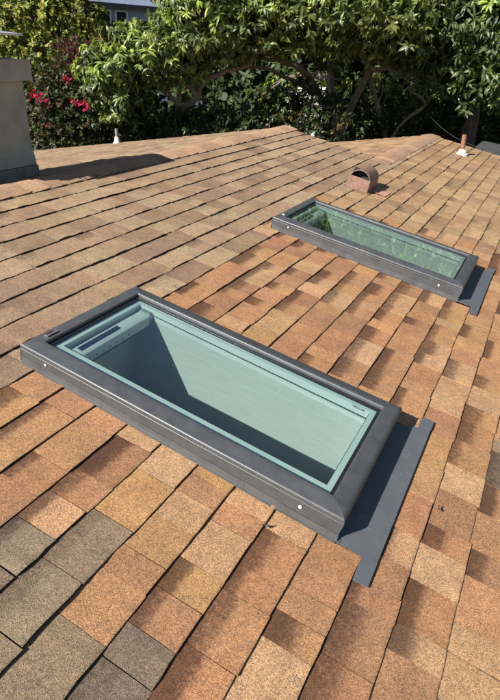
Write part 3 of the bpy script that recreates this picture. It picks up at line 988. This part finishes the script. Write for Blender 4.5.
# ------------------------------------------------------------------ vegetation
def leaves_mesh(name, pos, axis, nrm, length, width, colr, mat, parent, droop=0.25, origin=None):
    """pos/axis/nrm: (n,3) arrays; each leaf is a folded, drooping blade of six faces"""
    n = len(pos)
    axis = axis / (np.linalg.norm(axis, axis=1, keepdims=True) + 1e-9)
    side = np.cross(axis, nrm); side /= (np.linalg.norm(side, axis=1, keepdims=True) + 1e-9)
    up = np.cross(side, axis)
    L = length[:, None]; W = width[:, None]
    D = L * droop
    b0 = pos
    m1 = pos + axis * L * 0.38 - up * D * 0.12
    l1 = m1 + side * W * 0.5 + up * W * 0.16
    r1 = m1 - side * W * 0.5 + up * W * 0.16
    m2 = pos + axis * L * 0.72 - up * D * 0.5
    l2 = m2 + side * W * 0.36 + up * W * 0.12
    r2 = m2 - side * W * 0.36 + up * W * 0.12
    tp = pos + axis * L * 0.98 - up * D
    V = np.stack([b0, l1, m1, r1, l2, m2, r2, tp], 1).reshape(-1, 3)
    if origin is not None: V = V - np.array(origin)
    tri = np.array([[0, 2, 1], [0, 3, 2], [4, 5, 7], [5, 6, 7]])
    quad = np.array([[1, 2, 5, 4], [2, 3, 6, 5]])
    base = (np.arange(n) * 8)[:, None, None]
    T3 = (tri[None] + base).reshape(-1, 3); Q = (quad[None] + base).reshape(-1, 4)
    me = bpy.data.meshes.new(name)
    me.vertices.add(len(V)); me.vertices.foreach_set('co', V.astype(np.float32).ravel())
    nl = len(T3) * 3 + len(Q) * 4
    me.loops.add(nl)
    me.loops.foreach_set('vertex_index', np.concatenate([T3.ravel(), Q.ravel()]).astype(np.int32))
    me.polygons.add(len(T3) + len(Q))
    starts = np.concatenate([np.arange(len(T3)) * 3, len(T3) * 3 + np.arange(len(Q)) * 4]).astype(np.int32)
    me.polygons.foreach_set('loop_start', starts)
    me.update(calc_edges=True)
    me.validate()
    a = me.attributes.new('tab', 'FLOAT_COLOR', 'POINT')
    cc = np.concatenate([colr, np.ones((n, 1))], 1)
    a.data.foreach_set('color', np.repeat(cc, 8, axis=0).astype(np.float32).ravel())
    me.materials.append(mat)
    o = bpy.data.objects.new(name, me)
    col.objects.link(o)
    if parent is not None: o.parent = parent
    return o

def unit(n):
    v = rng.normal(size=(n, 3))
    return v / np.linalg.norm(v, axis=1, keepdims=True)

def crown_points(lobes, count, shell=0.55, cut=0.0):
    """points in the outer shells of ellipsoid lobes, with holes; lobes: (centre, (rx,ry,rz), weight)"""
    out = []; nor = []
    ws = np.array([l[2] for l in lobes], float); ws /= ws.sum()
    for (c, r, w), k in zip(lobes, (ws * count).astype(int)):
        d = unit(k * 2)
        rad = shell + (1 - shell) * rng.random(k * 2) ** 0.6
        # uneven outline: clumps swell and gaps open with direction
        ph = rng.random(6) * 6.28
        sw = 1 + 0.16 * np.sin(d[:, 0] * 5 + ph[0]) * np.sin(d[:, 2] * 6 + ph[1]) + 0.12 * np.sin(d[:, 1] * 9 + ph[2]) + 0.08 * np.sin(d[:, 2] * 13 + d[:, 0] * 11 + ph[3])
        keep = (np.sin(d[:, 0] * 7 + ph[4]) + np.sin(d[:, 2] * 8 + ph[5]) + rng.normal(size=k * 2) * 0.7) > -1.1 + cut
        p = np.array(c) + d * (rad * sw)[:, None] * np.array(r)
        p = p[keep][:k]
        out.append(p); nor.append(d[keep][:k])
    return np.concatenate(out), np.concatenate(nor)

def palette(n, cols, jit=0.2, weights=None):
    idx = rng.choice(len(cols), size=n, p=weights)
    c = np.array(cols)[idx]
    return np.clip(c * (1 + (rng.random((n, 1)) - 0.5) * 2 * jit) * (1 + (rng.random((n, 3)) - 0.5) * 0.12), 0.004, 0.8)

def rosettes(name, lobes, count, per, L, W, cols, mat, parent, young=None, young_p=0.0, droop=0.3, weights=None, shell=0.5, spread=0.9, gravity=0.45, cut=0.0):
    tips, out = crown_points(lobes, count, shell, cut)
    n = len(tips)
    isy = rng.random(n) < young_p
    # young shoots gather on the upper outside
    isy &= (out[:, 2] > -0.2)
    base = palette(n, cols, 0.25, weights)
    if young is not None: base[isy] = palette(int(isy.sum()), young, 0.2)
    tw = out + unit(n) * 0.5 + np.array([0, 0, 0.25]); tw /= np.linalg.norm(tw, axis=1, keepdims=True)
    pos = np.repeat(tips, per, 0)
    t = np.repeat(tw, per, 0)
    rd = unit(n * per)
    rd = rd - t * np.sum(rd * t, 1, keepdims=True)
    rd /= np.linalg.norm(rd, axis=1, keepdims=True)
    ax = rd * spread + t * rng.uniform(0.1, 0.8, (n * per, 1)) + np.array([0, 0, -1.0]) * gravity
    pos = pos + t * rng.uniform(-0.6, 0.1, (n * per, 1)) * L * 0.6
    nr = np.array([0, 0, 0.7]) + t * 0.9 + unit(n * per) * 0.45
    ln = L * rng.uniform(0.5, 1.2, n * per) * np.repeat(rng.uniform(0.7, 1.15, n), per); wd = W * rng.uniform(0.75, 1.2, n * per)
    cc = np.repeat(base, per, 0) * rng.uniform(0.8, 1.2, (n * per, 1))
    leaves_mesh(name, pos, ax, nr, ln, wd, cc, mat, parent, droop, origin=parent.location if parent else None)
    return tips

def limb_tubes(mb, pts, origin, seg=8, wobble=0.02):
    """pts: list of (Vector, radius); smoothed polyline"""
    P_ = [Vector(p) for p, r in pts]; R_ = [r for p, r in pts]
    outp, outr = [], []
    n = len(P_)
    for i in range(n - 1):
        p0 = P_[max(i - 1, 0)]; p1 = P_[i]; p2 = P_[i + 1]; p3 = P_[min(i + 2, n - 1)]
        for s_ in range(4):
            t = s_ / 4
            q = 0.5 * ((2 * p1) + (p2 - p0) * t + (2 * p0 - 5 * p1 + 4 * p2 - p3) * t * t + (3 * p1 - p0 - 3 * p2 + p3) * t ** 3)
            q += Vector((rnd.uniform(-1, 1), rnd.uniform(-1, 1), rnd.uniform(-1, 1))) * wobble
            outp.append(q - origin); outr.append((R_[i] * (1 - t) + R_[i + 1] * t) * rnd.uniform(0.92, 1.1))
    outp.append(P_[-1] - origin); outr.append(R_[-1])
    mb.tube(outp, outr, seg)

def twigs_to(mb, tips, anchors, origin, count):
    idx = rng.choice(len(tips), size=min(count, len(tips)), replace=False)
    A = np.array([tuple(a) for a in anchors])
    for i in idx:
        t = Vector(tips[i])
        a = Vector(A[np.argmin(((A - tips[i]) ** 2).sum(1))])
        m = (a + t) / 2 + Vector((rnd.uniform(-.2, .2), rnd.uniform(-.2, .2), rnd.uniform(-.05, .3)))
        limb_tubes(mb, [(a, 0.028), (m, 0.018), (t, 0.006)], origin, 5, 0.01)

DEEP = [(0.090, 0.120, 0.034), (0.130, 0.165, 0.046), (0.180, 0.215, 0.056), (0.098, 0.128, 0.042)]
FRESH = [(0.25, 0.32, 0.05), (0.20, 0.27, 0.045), (0.30, 0.36, 0.07)]

def tree(name, label, base, lobes, limbs, count, per, L, W, cols, mat, bark, young=None, yp=0.0, group=None, twig=60, **kw):
    root = empty(name, base)
    mb = MB()
    anchors = []
    for lb in limbs:
        limb_tubes(mb, lb, root.location)
        anchors += [p for p, r in lb[1:]]
    tips = rosettes('crown', lobes, count, per, L, W, cols, mat, root, young, yp, **kw)
    twigs_to(mb, tips, anchors, root.location, twig)
    mb.build('trunk', bark, root, 60)
    tag(root, label, 'tree' if 'tree' in name else 'shrub', group)
    return root
def lob(px, py, d, rx, ry, rz, w=1.0): return (tuple(ray(px, py, d)), (rx, ry, rz), w)
def lim(*pts): return [(ray(px, py, d), r) for px, py, d, r in pts]
def foot(px, d):
    p = ray(px, 140, d); return Vector((p.x, p.y, 0))

# big dark evergreen with the forked trunk
b3 = foot(348, 13.2)
limbs3 = [
    [(b3, 0.2)] + lim((345, 165, 13.2, 0.116), (338, 130, 13.1, 0.102), (322, 100, 12.9, 0.088), (305, 72, 12.7, 0.070), (285, 62, 12.4, 0.051), (255, 58, 12.0, 0.028)),
    lim((340, 132, 13.1, 0.093), (352, 105, 13.0, 0.079), (368, 72, 12.8, 0.065), (360, 48, 12.6, 0.051), (372, 40, 12.3, 0.042), (395, 20, 12.0, 0.028)),
    [(b3 + Vector((0.5, 0.1, 0)), 0.12)] + lim((384, 160, 13.4, 0.070), (379, 110, 13.3, 0.061), (370, 76, 13.0, 0.051), (385, 68, 12.6, 0.038), (396, 72, 12.3, 0.023)),
    lim((322, 100, 12.9, 0.061), (300, 85, 12.6, 0.042), (270, 70, 12.2, 0.032), (240, 66, 11.8, 0.019)),
    lim((384, 150, 13.3, 0.046), (405, 120, 12.9, 0.032), (425, 105, 12.5, 0.028), (408, 88, 12.2, 0.023)),
    lim((338, 130, 13.1, 0.074), (330, 80, 13.4, 0.065), (330, 20, 13.6, 0.055), (335, -60, 13.6, 0.042)),
    lim((368, 72, 12.8, 0.055), (400, 20, 13.2, 0.046), (430, -50, 13.4, 0.032)),
]
lobes3 = [lob(300, 8, 10.7, 1.2, 0.9, 0.72, 1.0), lob(255, 12, 10.9, 0.9, 0.9, 0.75, 0.8), lob(355, -4, 10.6, 1.1, 0.9, 0.8, 0.9),
          lob(405, 4, 10.9, 1.0, 0.9, 0.85, 0.8), lob(410, 48, 11.8, 0.7, 0.7, 0.45, 0.3), lob(310, -65, 11.4, 1.6, 1.4, 1.2, 1.2),
          lob(390, -65, 11.6, 1.6, 1.4, 1.3, 1.2), lob(260, -55, 11.8, 1.4, 1.3, 1.2, 0.9), lob(340, -150, 12.6, 2.0, 1.8, 1.5, 1.2),
          lob(420, -140, 12.8, 1.8, 1.7, 1.5, 1.0), lob(330, 50, 13.0, 0.6, 0.6, 0.4, 0.2), lob(245, 45, 11.4, 0.45, 0.5, 0.3, 0.2), lob(300, 100, 14.5, 1.4, 0.6, 0.7, 0.35), lob(400, 95, 14.6, 1.3, 0.6, 0.7, 0.35)]
tree('evergreen_tree', 'big evergreen tree with forked bare limbs under a dense drooping crown', b3, lobes3, limbs3, 4300, 11, 0.155, 0.048, DEEP, M_LEAF, M_BARK,
     FRESH, 0.27, droop=0.35, twig=120, cut=0.25)

# lighter tree with hanging leaf clusters behind the ridge
b2 = foot(178, 11.3)
limbs2 = [
    [(b2, 0.12)] + lim((177, 150, 11.3, 0.09), (176, 122, 11.3, 0.075), (185, 108, 11.2, 0.065), (197, 96, 11.1, 0.06), (205, 80, 11.0, 0.05), (230, 70, 10.9, 0.035), (250, 66, 10.8, 0.02)),
    lim((176, 122, 11.3, 0.06), (180, 95, 11.2, 0.05), (176, 82, 11.1, 0.04), (160, 60, 11.0, 0.03)),
    lim((197, 96, 11.1, 0.05), (190, 82, 10.9, 0.04), (215, 62, 10.9, 0.035), (200, 40, 10.9, 0.025)),
    lim((185, 108, 11.2, 0.05), (150, 80, 11.2, 0.04), (125, 60, 11.2, 0.025)),
]
lobes2 = [lob(205, 18, 10.6, 0.8, 0.8, 0.75, 1.0), lob(150, 52, 10.5, 0.7, 0.7, 0.55, 0.9), lob(112, 72, 10.3, 0.5, 0.6, 0.5, 0.65), lob(120, 98, 10.3, 0.42, 0.5, 0.4, 0.4),
          lob(178, 55, 10.5, 0.55, 0.6, 0.4, 0.6), lob(215, -30, 11.0, 1.1, 1.0, 0.8, 0.9), lob(225, 45, 10.7, 0.45, 0.5, 0.3, 0.35), lob(172, 22, 10.9, 0.3, 0.4, 0.35, 0.25)]
tree('broadleaf_tree', 'mid green tree with long hanging leaf clusters and pale twisted limbs', b2, lobes2, limbs2, 2100, 10, 0.15, 0.046,
     [(0.095, 0.125, 0.036), (0.135, 0.172, 0.048), (0.175, 0.212, 0.058), (0.100, 0.132, 0.044)], M_LEAF, M_BARK, FRESH, 0.3, droop=0.45, gravity=0.6, twig=70, cut=0.2)

# tree at the right of the gable end
b4 = foot(470, 12.6)
limbs4 = [[(b4, 0.2)] + lim((468, 140, 12.6, 0.15), (472, 90, 12.5, 0.12), (465, 40, 12.3, 0.09), (480, -30, 12.3, 0.06)),
          lim((472, 90, 12.5, 0.09), (500, 60, 12.3, 0.06), (520, 20, 12.2, 0.04)), lim((472, 100, 12.5, 0.07), (440, 70, 12.0, 0.05), (430, 50, 11.8, 0.03))]
lobes4 = [lob(470, 15, 11.2, 1.0, 0.9, 0.9, 1.0), lob(510, 35, 11.2, 0.9, 0.9, 0.9, 0.8), lob(455, 60, 11.5, 0.8, 0.7, 0.6, 0.7), lob(495, 80, 11.4, 0.8, 0.7, 0.6, 0.6),
          lob(480, -60, 11.8, 1.5, 1.3, 1.2, 1.0), lob(550, -40, 11.8, 1.4, 1.3, 1.4, 0.8), lob(500, -140, 12.6, 1.9, 1.7, 1.5, 0.9), lob(590, -110, 12.6, 1.7, 1.6, 1.5, 0.7)]
tree('spreading_tree', 'dark fine leaved tree with shaded lower boughs beyond the gable end', b4, lobes4, limbs4, 2100, 11, 0.16, 0.048,
     [(0.055, 0.082, 0.028), (0.078, 0.112, 0.035), (0.105, 0.142, 0.045)], M_LEAF, M_BARK_D, FRESH, 0.1, droop=0.35, twig=60)

# yellow green tree behind the chimney
b1 = foot(40, 15.5)
limbs1 = [[(b1, 0.2)] + lim((40, 130, 15.5, 0.16), (45, 80, 15.3, 0.13), (35, 30, 15.2, 0.1), (30, -30, 15.2, 0.06)),
          lim((45, 80, 15.3, 0.1), (75, 45, 15.0, 0.07), (95, 10, 14.9, 0.04)), lim((42, 90, 15.3, 0.09), (10, 50, 15.0, 0.06), (-15, 15, 15, 0.04))]
lobes1 = [lob(20, 15, 14.0, 0.85, 0.8, 0.7, 1.0), lob(60, 20, 14.2, 0.75, 0.8, 0.7, 0.9), lob(90, 28, 14.4, 0.42, 0.6, 0.5, 0.5), lob(45, 52, 13.7, 0.75, 0.6, 0.38, 0.8), lob(80, 52, 14.0, 0.55, 0.55, 0.4, 0.5),
          lob(10, 45, 13.8, 0.6, 0.6, 0.5, 0.6), lob(-35, 20, 14.2, 1.0, 1.0, 1.0, 0.6), lob(45, -30, 14.8, 1.1, 1.2, 0.9, 0.7), lob(5, -40, 14.8, 1.3, 1.2, 1.0, 0.7)]
tree('yellow_green_tree', 'yellow green tree with tufts of small round leaves behind the chimney', b1, lobes1, limbs1, 2600, 12, 0.085, 0.05,
     [(0.28, 0.30, 0.07), (0.38, 0.37, 0.09), (0.21, 0.24, 0.06), (0.11, 0.14, 0.04)], M_LEAF_SOFT, M_BARK_D, None, 0, droop=0.2, gravity=0.1, shell=0.6, twig=60, cut=0.35)

# shrubs
def shrub(name, label, base, lobes, count, per, L, W, cols, mat=M_LEAF_SOFT, stems=7, **kw):
    root = empty(name, base)
    tips = rosettes('foliage', lobes, count, per, L, W, cols, mat, root, **kw)
    mb = MB()
    for i in range(stems):
        t = Vector(tips[rng.integers(len(tips))])
        b = Vector((base.x + rnd.uniform(-.15, .15), base.y + rnd.uniform(-.15, .15), 0))
        m = (b + t) / 2 + Vector((rnd.uniform(-.2, .2), rnd.uniform(-.2, .2), 0.2))
        limb_tubes(mb, [(b, 0.04), (m, 0.025), (t, 0.008)], root.location, 6, 0.02)
    mb.build('stem', M_BARK_D, root, 60)
    tag(root, label, 'shrub')
    return root
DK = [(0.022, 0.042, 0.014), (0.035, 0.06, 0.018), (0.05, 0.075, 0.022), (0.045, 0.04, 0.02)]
bg_ = shrub('bougainvillea', 'dark bougainvillea with magenta blossoms beside the chimney', foot(62, 11.5),
      [lob(45, 112, 10.9, 0.55, 0.5, 0.7, 1), lob(80, 115, 10.9, 0.55, 0.5, 0.6, 1), lob(60, 85, 11.2, 0.55, 0.5, 0.5, 0.8), lob(60, 150, 11.2, 1.0, 0.7, 0.7, 0.8)],
      1100, 9, 0.075, 0.042, [(0.05, 0.075, 0.02), (0.07, 0.085, 0.028), (0.035, 0.05, 0.018), (0.085, 0.065, 0.03)], droop=0.2, gravity=0.2)
bl = [lob(37, 96, 10.3, 0.13, 0.1, 0.09, 1), lob(46, 101, 10.35, 0.09, 0.1, 0.07, 0.5), lob(83, 104, 10.3, 0.14, 0.1, 0.1, 1.1), lob(68, 79, 10.7, 0.09, 0.1, 0.06, 0.4), lob(72, 101, 10.35, 0.06, 0.08, 0.05, 0.25), lob(50, 125, 10.35, 0.05, 0.06, 0.05, 0.15)]
rosettes('blossom', bl, 62, 6, 0.042, 0.036, [(0.48, 0.02, 0.10), (0.40, 0.015, 0.10), (0.55, 0.03, 0.09)], M_LEAF_SOFT, bg_, droop=0.1, gravity=0.0, shell=0.1)
shrub('purple_shrub', 'feathery purple red shrub rising over the bougainvillea', foot(75, 12.2),
      [lob(72, 66, 11.9, 0.34, 0.35, 0.5, 1), lob(97, 52, 12.1, 0.17, 0.2, 0.3, 0.4), lob(62, 88, 11.9, 0.35, 0.35, 0.35, 0.5)],
      520, 10, 0.11, 0.014, [(0.13, 0.035, 0.045), (0.17, 0.05, 0.06), (0.09, 0.03, 0.035), (0.10, 0.06, 0.04)], droop=-0.2, gravity=-0.5, shell=0.1, spread=0.45)
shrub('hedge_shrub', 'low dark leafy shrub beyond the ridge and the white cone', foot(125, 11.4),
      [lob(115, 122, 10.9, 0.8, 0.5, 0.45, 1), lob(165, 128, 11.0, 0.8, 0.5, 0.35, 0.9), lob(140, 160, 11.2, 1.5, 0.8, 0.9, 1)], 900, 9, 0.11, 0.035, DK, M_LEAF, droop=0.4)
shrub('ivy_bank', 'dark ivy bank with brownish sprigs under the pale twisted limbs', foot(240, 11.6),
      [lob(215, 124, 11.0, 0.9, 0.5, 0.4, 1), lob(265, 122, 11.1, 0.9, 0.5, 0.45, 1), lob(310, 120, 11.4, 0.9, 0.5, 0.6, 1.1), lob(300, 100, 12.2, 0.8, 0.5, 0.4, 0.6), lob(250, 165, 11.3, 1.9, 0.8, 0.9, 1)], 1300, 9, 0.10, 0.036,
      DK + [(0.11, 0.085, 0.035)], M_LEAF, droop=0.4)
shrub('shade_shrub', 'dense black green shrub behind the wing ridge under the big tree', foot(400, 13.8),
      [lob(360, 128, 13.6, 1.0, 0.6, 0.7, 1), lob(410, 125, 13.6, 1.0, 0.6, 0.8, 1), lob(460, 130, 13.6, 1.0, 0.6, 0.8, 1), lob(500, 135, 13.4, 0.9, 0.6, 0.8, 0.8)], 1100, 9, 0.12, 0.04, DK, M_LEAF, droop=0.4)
# trees further back close the view
def back_tree(px, d, h, w, label, cols, cnt=900, L=0.24, W=0.12):
    b = foot(px, d)
    c = Vector((b.x, b.y, h * 0.55))
    lobes = [((b.x, b.y, h * 0.35), (w, w * 0.7, h * 0.33), 1.0), ((b.x + w * 0.3, b.y - 0.4, h * 0.62), (w * 0.9, w * 0.7, h * 0.28), 1.0), ((b.x - w * 0.35, b.y - 0.3, h * 0.75), (w * 0.7, w * 0.6, h * 0.22), 0.8)]
    tree('background_tree', label, b, lobes, [[(b, 0.22), (c, 0.15), (Vector((b.x + 0.2, b.y, h * 0.85)), 0.05)]], int(cnt * 1.8), 10, L, W, cols, M_LEAF_SOFT, M_BARK_D, None, 0, 'trees closing the view', twig=25, droop=0.3, shell=0.3)
BK = [(0.03, 0.05, 0.016), (0.045, 0.07, 0.02), (0.06, 0.09, 0.028)]
OLV = [(0.10, 0.12, 0.03), (0.07, 0.09, 0.025), (0.13, 0.14, 0.04)]
back_tree(5, 19.5, 9.5, 2.6, 'olive green background tree rising behind the chimney lid', OLV, 1400)
back_tree(52, 20.5, 8.2, 1.6, 'olive green background tree left of the blue grey house', OLV, 1200)
back_tree(245, 18.5, 9.5, 2.4, 'dark background tree right of the blue grey house', BK, 1200)
back_tree(300, 18.0, 10.5, 2.7, 'dark background tree directly behind the forked trunk', BK, 1300)
back_tree(395, 18.0, 10.5, 2.7, 'dark background tree behind the wing ridge end', BK, 1300)
back_tree(490, 17.5, 10.5, 2.7, 'dark background tree behind the rust brown vent pipe', BK, 1300)
back_tree(140, 16.0, 5.0, 2.2, 'low dark background tree below the blue grey house windows', BK, 1100, 0.18, 0.08)
back_tree(345, 22.0, 7.0, 3.0, 'distant dark tree glimpsed between the forked trunk and the gable', BK, 1300, 0.2, 0.1)
back_tree(440, 22.0, 7.0, 3.0, 'distant dark tree glimpsed between the gable and the rust brown pipe', BK, 1300, 0.2, 0.1)
back_tree(590, 17.5, 10.5, 2.7, 'dark background tree past the dark grey shed', BK, 900)
back_tree(-90, 19.5, 9.5, 2.7, 'olive green background tree farthest from the blue grey house', OLV, 900)

# ------------------------------------------------------------------ pale house with shade blue put into its walls, beyond the trees
def neighbour():
    D = 30.0
    c = ray(132, 8, D)
    d2 = Vector((c.x - CPOS.x, c.y - CPOS.y, 0)).normalized()
    ang = math.atan2(d2.y, d2.x) - math.pi / 2 + math.radians(24)
    root = empty('shade_blue_house', (c.x, c.y, 0), (0, 0, ang))
    ze = ray(125, 7, D).z          # eave line
    w, dp = 4.2, 6.0
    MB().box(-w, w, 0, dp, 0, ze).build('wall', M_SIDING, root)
    MB().prism([(-w - 0.4, -0.25, ze), (-w - 0.4, -0.25, ze + 0.10), (-w - 0.4, dp / 2, ze + 2.0), (-w - 0.4, dp + 0.45, ze + 0.10), (-w - 0.4, dp + 0.45, ze)], (2 * w + 0.8, 0, 0)).build('roof', M_ROOFG, root)
    MB().box(-w - 0.42, w + 0.42, -0.32, -0.255, ze - 0.08, ze + 0.09).build('eave_trim', M_EAVE, root)
    for x in (-2.9, -1.35, -0.55, 1.35, 2.4):
        fr = MB()
        ww, hh_ = 0.62, 1.0
        z1_ = ze - 0.14
        for (a, b_, c_, d_) in ((x - ww / 2, x + ww / 2, z1_ - 0.08, z1_), (x - ww / 2, x + ww / 2, z1_ - hh_, z1_ - hh_ + 0.08), (x - ww / 2, x - ww / 2 + 0.08, z1_ - hh_ + 0.08, z1_ - 0.08), (x + ww / 2 - 0.08, x + ww / 2, z1_ - hh_ + 0.08, z1_ - 0.08)):
            fr.box(a, b_, -0.06, -0.002, c_, d_)
        fo = fr.build('window', M_TRIM_W, root)
        MB().box(x - ww / 2 + 0.08, x + ww / 2 - 0.08, -0.03, -0.01, z1_ - hh_ + 0.08, z1_ - 0.08).build('pane', M_PANE, fo)
    tag(root, 'pale house toned blue grey for shade with white framed windows glimpsed between the trees', 'house')
neighbour()

# pale garden wall glimpsed through the boughs
p0, p1 = ray(288, 86, 16.5), ray(326, 86, 16.5)
gw = empty('garden_wall', ((p0.x + p1.x) / 2, (p0.y + p1.y) / 2, 0), (0, 0, math.atan2(p1.y - p0.y, p1.x - p0.x)))
hl = (p1 - p0).length / 2
MB().box(-hl, hl, -0.08, 0.08, 0, p0.z - 0.05).build('wall_body', M_WALLPALE, gw)
MB().box(-hl - 0.02, hl + 0.02, -0.11, 0.11, p0.z - 0.048, p0.z + 0.03).build('coping', M_WALLPALE, gw)
tag(gw, 'pale rendered garden wall glimpsed behind the dark boughs', 'wall')

# dark grey shed roof past the gable end
q0 = ray(479, 152, 9.9); 
shed = empty('shed', (q0.x + 1.2, q0.y + 0.9, 0))
sx, sy = 1.35, 0.8
zt = q0.z
MB().box(-sx + 0.12, sx - 0.12, -sy + 0.1, sy - 0.1, 0, zt - 0.32).build('wall', M_SHED, shed)
MB().prism([(-sx, -sy, zt - 0.02), (sx, -sy, zt - 0.32), (sx, -sy, zt - 0.38), (-sx, -sy, zt - 0.08)], (0, 2 * sy, 0)).build('roof', M_SHED, shed)
tag(shed, 'dark grey flat roofed shed just past the gable end', 'shed')

# cable sagging to the gable end
a_, b_ = ray(425, 110, 11.8), P(62.3, -4.0, 0.3)
pts = []
for i in range(13):
    t = i / 12
    p = a_.lerp(b_, t); p.z -= 0.12 * 4 * t * (1 - t)
    pts.append(p)
cb = MB().tube([p - a_ for p in pts], [0.004] * 13, 6).build('cable', M_CABLE)
cb.location = a_
tag(cb, 'thin black cable sagging from the trees to the gable end', 'cable')
